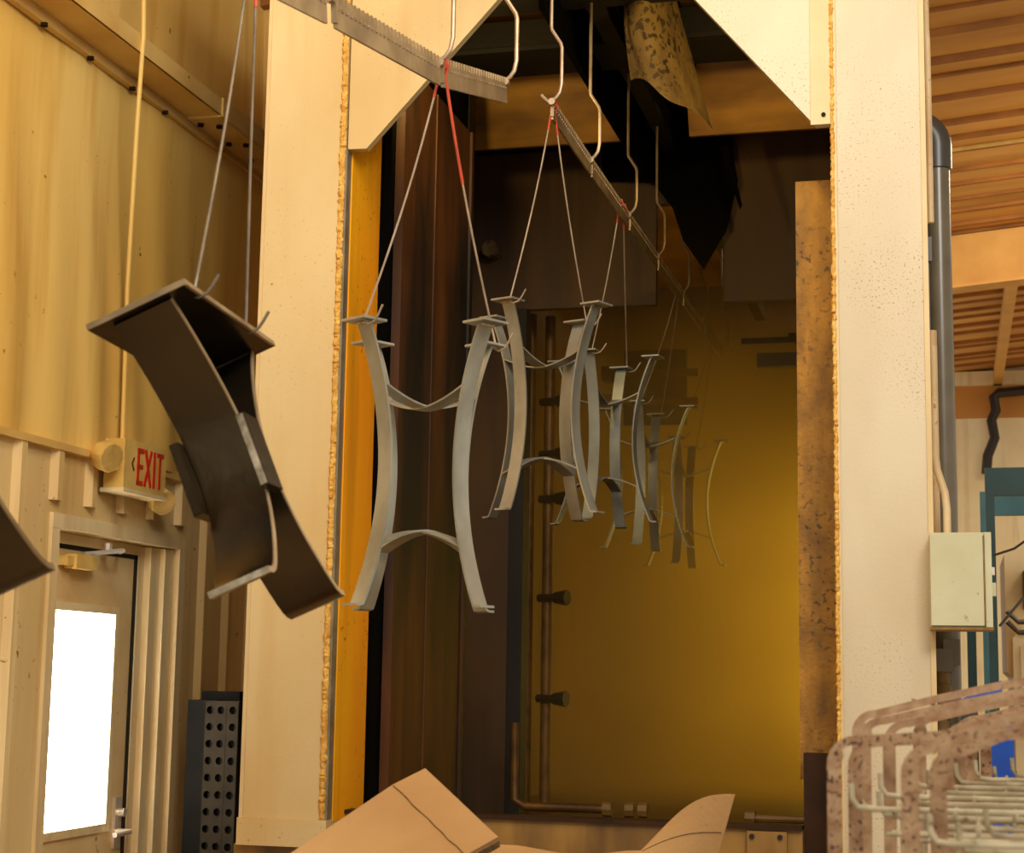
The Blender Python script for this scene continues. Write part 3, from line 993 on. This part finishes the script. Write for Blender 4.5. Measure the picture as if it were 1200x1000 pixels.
# ================================================================== CARDBOARD CARTON
ct_ = thing('cardboard_carton', 'large open cardboard carton with bent flaps in front of the tunnel', 'carton', (-.83, 3.2, 0))
BX0, BX1, BY0, BY1, RZ_ = -1.22, -.46, 2.75, 3.62, 1.19
bd = MB()
tw = .012
bd.box(BX0, BX1, BY0, BY0 + tw, .14, RZ_).box(BX0, BX1, BY1 - tw, BY1, .14, RZ_).box(BX0, BX0 + tw, BY0, BY1, .14, RZ_).box(BX1 - tw, BX1, BY0, BY1, .14, RZ_).box(BX0, BX1, BY0, BY1, .13, .145)
rel(ct_, bd).build('carton_body', 'cardboard', ct_)
A = Vector((-1.174, 2.98, 1.278)); B = Vector((-.995, 3.214, 1.434)); Cc = Vector((-.809, 3.07, 1.323))
dAB = (B - A); dBC = (Cc - B)
nrm = dBC.cross(dAB).normalized()
cr = B - dAB.normalized() * .083


def lf(u, v):   # v=0 crease, 1 low edge
    p = cr + dBC * u - dAB.normalized() * (.5 * v) + nrm * (-.012 * math.sin(u * math.pi) * v)
    return p


def lf2(u, v):
    return cr + dBC * u + dAB.normalized() * (.083 * v) - nrm * (.012 * v) + dBC.normalized() * 0.0


fl = rel(ct_, MB().sheet(lf, 8, 8, nrm * -.007)).build('flap', 'cardboard', ct_, True)
rel(ct_, MB().sheet(lf2, 8, 3, nrm * -.007)).build('folded_edge', 'cardboard', fl, True)
rel(ct_, MB().sheet(lambda u, v: cr + dBC * 1.0 + dBC.normalized() * (.0005 + .003 * u) + dAB.normalized() * (.083 * v) - nrm * (.007 + .012 * v) , 1, 6, nrm * -.014)).build('cut_edge', 'cardboard_edge', fl)
rel(ct_, MB().tube([cr + nrm * .001 + dBC * (.02 + .96 * k / 10) + dAB.normalized() * rnd.uniform(-.002, .002) for k in range(11)], .0012, 5)).build('crease', 'cardboard_edge', fl)


def rfp(u, v):
    b0_, b1_ = Vector((-.70, 3.62, 1.19)), Vector((-.50, 3.66, 1.19))
    t0_, t1_ = Vector((-.62, 3.63, 1.275)), Vector((-.449, 3.68, 1.366))
    a_ = b0_.lerp(b1_, u)
    c_ = t0_.lerp(t1_, u)
    c_.z += .028 * math.sin(u * math.pi)
    p = a_.lerp(c_, v)
    p.y += .05 * math.sin(v * 1.5) * (1 - u) - .03 * u * v
    return p


fr_ = rel(ct_, MB().sheet(rfp, 12, 8, (0, .006, 0))).build('flap', 'cardboard', ct_, True)
rel(ct_, MB().tube([rfp(u, .55) + Vector((0, -.001, 0)) for u in lin(.05, .97, 8)], .0008, 5)).build('crease', 'cardboard_edge', fr_)
rel(ct_, MB().sheet(lambda u, v: Vector((-1.06 + .40 * u, 3.60 + .22 * v, 1.19 + .03 * v + .008 * math.sin(u * 8) * v)), 8, 3, (0, 0, -.006))).build('flap', 'cardboard', ct_, True)
pal = thing('pallet', 'wooden pallet under the cardboard carton', 'pallet', (-.84, 3.18, 0))
for k in range(6):
    rel(pal, MB().box(BX0 + k * .134, BX0 + k * .134 + .09, BY0 - .03, BY1 + .03, .105, .13)).build('board', 'pallet_wood', pal)
for k in range(3):
    rel(pal, MB().box(BX0, BX1, BY0 + k * .37, BY0 + k * .37 + .09, .0, .105)).build('runner', 'pallet_wood', pal)

# ================================================================== RUSTY BASKET RACKS
# each rack: two rusty flat bar bails (upright, rounded corner, long top bar, far upright) over a tray of wires
rack_spec = [  # label, y, upright x of the two bails, corner height, rise of the top bar, bar width
    ('rusty rack with the thick rounded top bar rising across the pile', 1.95, (-.0585, -.029), 1.537, .40, .019),
    ('rusty rack whose rounded uprights end the pile toward the tunnel post', 2.15, (-.152, -.130), 1.537, .08, .017),
    ('rusty rack nested behind the end uprights with a thin top bar', 2.40, (-.128, -.097, -.020), 1.556, .24, .017),
    ('rusty rack with a speckled top bar deep in the pile', 2.65, (-.150, -.062, -.004), 1.561, .26, .019),
    ('rusty rack at the back of the pile beside the blue bin', 2.90, (.0, .017, .040), 1.552, .10, .018),
]


def bail(x0, x1, y, zt, rise, bw_):
    r = .035
    pts = [Vector((x0, y, .55)), Vector((x0, y, zt - r))]
    pts += [Vector((x0 + r - r * math.cos(math.radians(a)), y, zt - r + r * math.sin(math.radians(a)))) for a in (15, 30, 45, 60, 75, 90)]
    ln = x1 - x0 - 2 * r
    for k in range(1, 9):
        q = k / 8
        pts.append(Vector((x0 + r + ln * q, y, zt + rise * ln * (1 - (1 - q) ** 2) * .55)))
    he = pts[-1].z
    pts += [Vector((x1 - r + r * math.sin(math.radians(a)), y, he - r + r * math.cos(math.radians(a)))) for a in (25, 50, 75, 90)]
    pts.append(Vector((x1, y, .55)))
    mb = MB()
    vs, fs = [], []
    for k, p in enumerate(pts):
        tg = (pts[min(k + 1, len(pts) - 1)] - pts[max(k - 1, 0)]).normalized()
        n_ = Vector((tg.z, 0, -tg.x))
        wd = bw_ if k < 4 else bw_ * .62
        for a, b in ((0, -1), (1, -1), (1, 1), (0, 1)):
            vs.append(p + n_ * (a * wd) + Vector((0, b * .006, 0)))
    for k in range(len(pts) - 1):
        for c in range(4):
            fs.append((k * 4 + c, k * 4 + (c + 1) % 4, k * 4 + 4 + (c + 1) % 4, k * 4 + 4 + c))
    fs += [(3, 2, 1, 0), tuple((len(pts) - 1) * 4 + c for c in range(4))]
    return mb.add(vs, fs)


for i, (lb, y_, xs, zt, rise, bw_) in enumerate(rack_spec):
    t = thing('basket_rack', lb, 'rack', (xs[0], y_, 0), 'rusty racks nested beside the tunnel')
    XE = .62
    for s_, xb in enumerate(xs):
        rel(t, bail(xb, XE + .04 * s_, y_ + s_ * .05, zt - .004 * s_, rise, bw_)).build('bail', 'rust_bar', t, True)
    x0 = xs[0] + .03
    for k in range(4):
        yy = y_ - .03 + k * .06
        zz = 1.452 - .012 * (k % 2) - (.02 if i == 0 else 0)
        xa = x0 + .03 * (k % 3) + (.06 if i == 3 else 0)
        rel(t, MB().tube([(xa, yy, zz + .03), (xa + .001, yy, zz + .012), (xa + .008, yy, zz + .002), (xa + .025, yy, zz), (XE, yy, zz + .004)], .0034, 6)).build('grid_wire', 'grid_wire', t, True)
        rel(t, MB().tube([(xa + .04, yy + .02, zz - .03), (XE, yy + .02, zz - .03)], .0028, 6)).build('grid_wire', 'grid_wire', t, True)
    for k in range(8):
        xx = x0 + .05 + k * .07
        rel(t, MB().tube([(xx, y_ - .04, 1.449), (xx + .003, y_ + .17, 1.447), (xx + .003, y_ + .172, 1.36)], .0026, 6)).build('grid_wire', 'grid_wire', t, True)
    rel(t, MB().box(xs[0] + .01, XE, y_ - .03, y_ + .09, 0, .56)).build('base_block', 'rust_bar', t)

bb = thing('blue_bin', 'blue plastic bin sticking up behind the rusty racks', 'bin', (.08, 3.6, 0))
rel(bb, MB().box(.05, .058, 3.559, 3.741, 0, 1.52).box(.104, .112, 3.559, 3.741, 0, 1.52).box(.05, .112, 3.55, 3.558, 0, 1.52).box(.05, .112, 3.742, 3.75, 0, 1.52)).build('bin_body', 'blue_plastic', bb)
rel(bb, MB().box(.044, .118, 3.544, 3.756, 1.505, 1.53)).build('bin_rim', 'blue_plastic', bb)
rel(bb, MB().prism([(-.035, 1.545), (.085, 1.572), (.098, 1.604), (.09, 1.61), (.07, 1.603)], lambda a, b, h: (a, h, b), 3.56, 3.575)).build('lid_board', 'blue_plastic', bb)

# ================================================================== PIPES, BOX BY THE RIGHT POST
pv = thing('drain_stack', 'thick grey plastic pipe with an elbow rising beside the tunnel post', 'pipe', (-.016, 5.52, 0))
cx, cy_ = -.017, 5.55
rel(pv, MB().tube([(cx + .003, cy_, .0), (cx, cy_, 3.30)], .0385, 18)).build('pipe_run', 'pvc_grey', pv, True)
el = [(cx, cy_, 3.26), (cx, cy_, 3.33)] + [(cx - .075 + .075 * math.cos(math.radians(a)), cy_, 3.34 + .075 * math.sin(math.radians(a))) for a in lin(0, 90, 7)] + [(cx - .14, cy_, 3.415)]
rel(pv, MB().tube(el, .0465, 18)).build('elbow', 'pvc_dark', pv, True)
rel(pv, MB().tube([(cx - .13, cy_, 3.415), (cx - .24, cy_, 3.415)], .0385, 14)).build('pipe_run', 'pvc_dark', pv, True)
rel(pv, MB().box(cx - .06, cx - .03, cy_ - .02, cy_ + .03, 2.35, 3.02).box(cx - .06, cx - .02, cy_ - .03, cy_ + .03, 2.95, 3.03)).build('clamp_strap', 'pvc_dark', pv)
cd1 = tag(MB().tube([(-.042, 5.24, 4.5), (-.042, 5.24, 3.62), (-.040, 5.235, 3.58), (-.040, 5.235, 3.0)], .010, 10).build('conduit', 'conduit_paint', smooth=True), 'thin pale conduit running up the tunnel post edge', 'conduit')
cd2 = tag(MB().tube([(-.040, 5.26, 2.62), (-.040, 5.26, 2.28), (-.036, 5.26, 2.24), (-.015, 5.25, 2.17), (-.010, 5.25, 2.12), (-.010, 5.25, 2.03)], .0115, 10).build('conduit', 'conduit_paint', smooth=True), 'rust speckled conduit bending into the top of the electrical box', 'conduit')
tag(MB().tube([(-.044, 5.42, 2.7), (-.044, 5.42, 2.03)], .014, 10).build('conduit', 'conduit_paint', smooth=True), 'straight pale conduit behind the electrical box top', 'conduit')
jb = thing('electrical_box', 'pale green grey electrical box with rusty hinge edge on tunnel post', 'electrical box', (.024, 5.2, 1.765))
MB().box(-.085, .088, -.10, .08, 0, .272).build('housing', 'box_paint', jb)
dr = MB().box(-.083, .064, -.114, -.101, .004, .268).build('door', 'box_paint', jb)
MB().box(.064, .068, -.115, -.10, .006, .262).build('hinge', 'box_rust', dr)
MB().box(.069, .088, -.110, -.10, .0, .272).build('edge_flange', 'box_paint', dr)
MB().box(-.088, .090, -.108, .08, -.008, .0).build('drip_edge', 'box_rust', jb)
MB().box(.088, .096, -.10, -.07, .150, .172).build('latch', 'lever_metal', jb)
MB().box(.088, .099, -.09, -.05, .09, .128).build('latch', 'box_paint', jb)

# valve set below the box
vs_ = thing('valve_set', 'small grey valves and fittings on the tunnel post below electrical box', 'valve', (-.03, 5.5, 1.5))
MB().box(-.03, .03, -.03, .03, .14, .21).box(.0, .05, -.02, .02, .16, .24).build('valve_body', 'pvc_grey', vs_)
MB().tube([(-.005, 0, .14), (-.005, 0, -.3)], .024, 12).tube([(-.005, 0, .10), (-.005, 0, .06)], .03, 12).build('filter_bowl', 'torn_sheet', vs_, True)
MB().tube([(.075, -.05, .0), (.075, -.02, .0)], .028, 12).tube([(.075, -.02, .0), (.075, .02, .0)], .02, 12).build('hose_ring', 'machine_dark', vs_, True)

# teal steelwork and machine behind
tf = thing('teal_frame', 'dark teal steel portal frame behind the electrical box', 'steel frame', (.2, 8.0, 0))
rel(tf, MB().box(.155, .195, 8.0, 8.06, 0, 2.58)).build('post', 'teal_dark', tf)
rel(tf, MB().box(.195, 1.4, 8.0, 8.06, 2.455, 2.58)).build('beam', 'teal_dark', tf)
rel(tf, MB().box(1.36, 1.4, 8.0, 8.06, 0, 2.455)).build('post', 'teal_dark', tf)
tf2 = thing('teal_frame', 'light teal steel frame standing behind the dark portal', 'steel frame', (.2, 9.0, 0))
rel(tf2, MB().box(.148, .192, 9.0, 9.06, 0, 2.58)).build('post', 'teal_light', tf2)
rel(tf2, MB().box(.192, 1.5, 9.0, 9.06, 2.46, 2.58)).build('beam', 'teal_light', tf2)
rel(tf2, MB().box(.07, .115, 9.1, 9.16, 0, 2.0)).build('brace_post', 'teal_dark', tf2)
mc = thing('machine_cabinet', 'cream rounded machine cabinet with dark port far behind racks', 'machine', (.8, 10.5, 0))
rel(mc, MB().bevel_box(.30, 1.8, 10.4, 11.4, 1.62, 2.42, .06)).build('upper_housing', 'machine_paint', mc)
rel(mc, MB().bevel_box(.33, 1.5, 10.2, 11.3, .6, 1.92, .05)).build('lower_housing', 'machine_paint', mc)
rel(mc, MB().box(.42, 1.4, 10.36, 10.42, 2.08, 2.20).box(.40, .45, 10.3, 10.42, 2.04, 2.26)).build('port', 'machine_dark', mc)
for z in (1.96, 1.90):
    rel(mc, MB().tube([(.30, 10.15, z + .06), (.36, 10.15, z), (1.6, 10.15, z)], .015, 8)).build('hose', 'machine_dark', mc, True)
rel(mc, MB().box(.52, .62, 10.19, 10.21, 1.70, 1.82)).build('button_panel', 'machine_dark', mc)
rel(mc, MB().bevel_box(.37, .52, 10.17, 10.2, 1.45, 1.84, .02)).build('access_door', 'machine_paint', mc)
tag(MB().tube([(.20, 7.9, 1.86), (.30, 7.9, 1.98), (.45, 7.9, 2.12), (.62, 7.9, 2.26)], .006, 6).build('loose_cable', 'machine_dark', smooth=True), 'thin loose cable slanting across the cream machine', 'cable')
tag(MB().tube([(.18, 7.85, 2.17), (.27, 7.85, 2.20), (.38, 7.85, 2.28), (.6, 7.85, 2.38)], .006, 6).build('loose_cable', 'machine_dark', smooth=True), 'thin loose cable rising toward the dark teal beam', 'cable')
tag(MB().strip([(-.062, 2.66, 1.578), (-.045, 2.66, 1.573), (-.018, 2.66, 1.568)], (0, 1, 0), .02, .003).build('rusty_strip', 'rust_bar'), 'small rusty bent strip on top of the rack pile', 'metal strip')
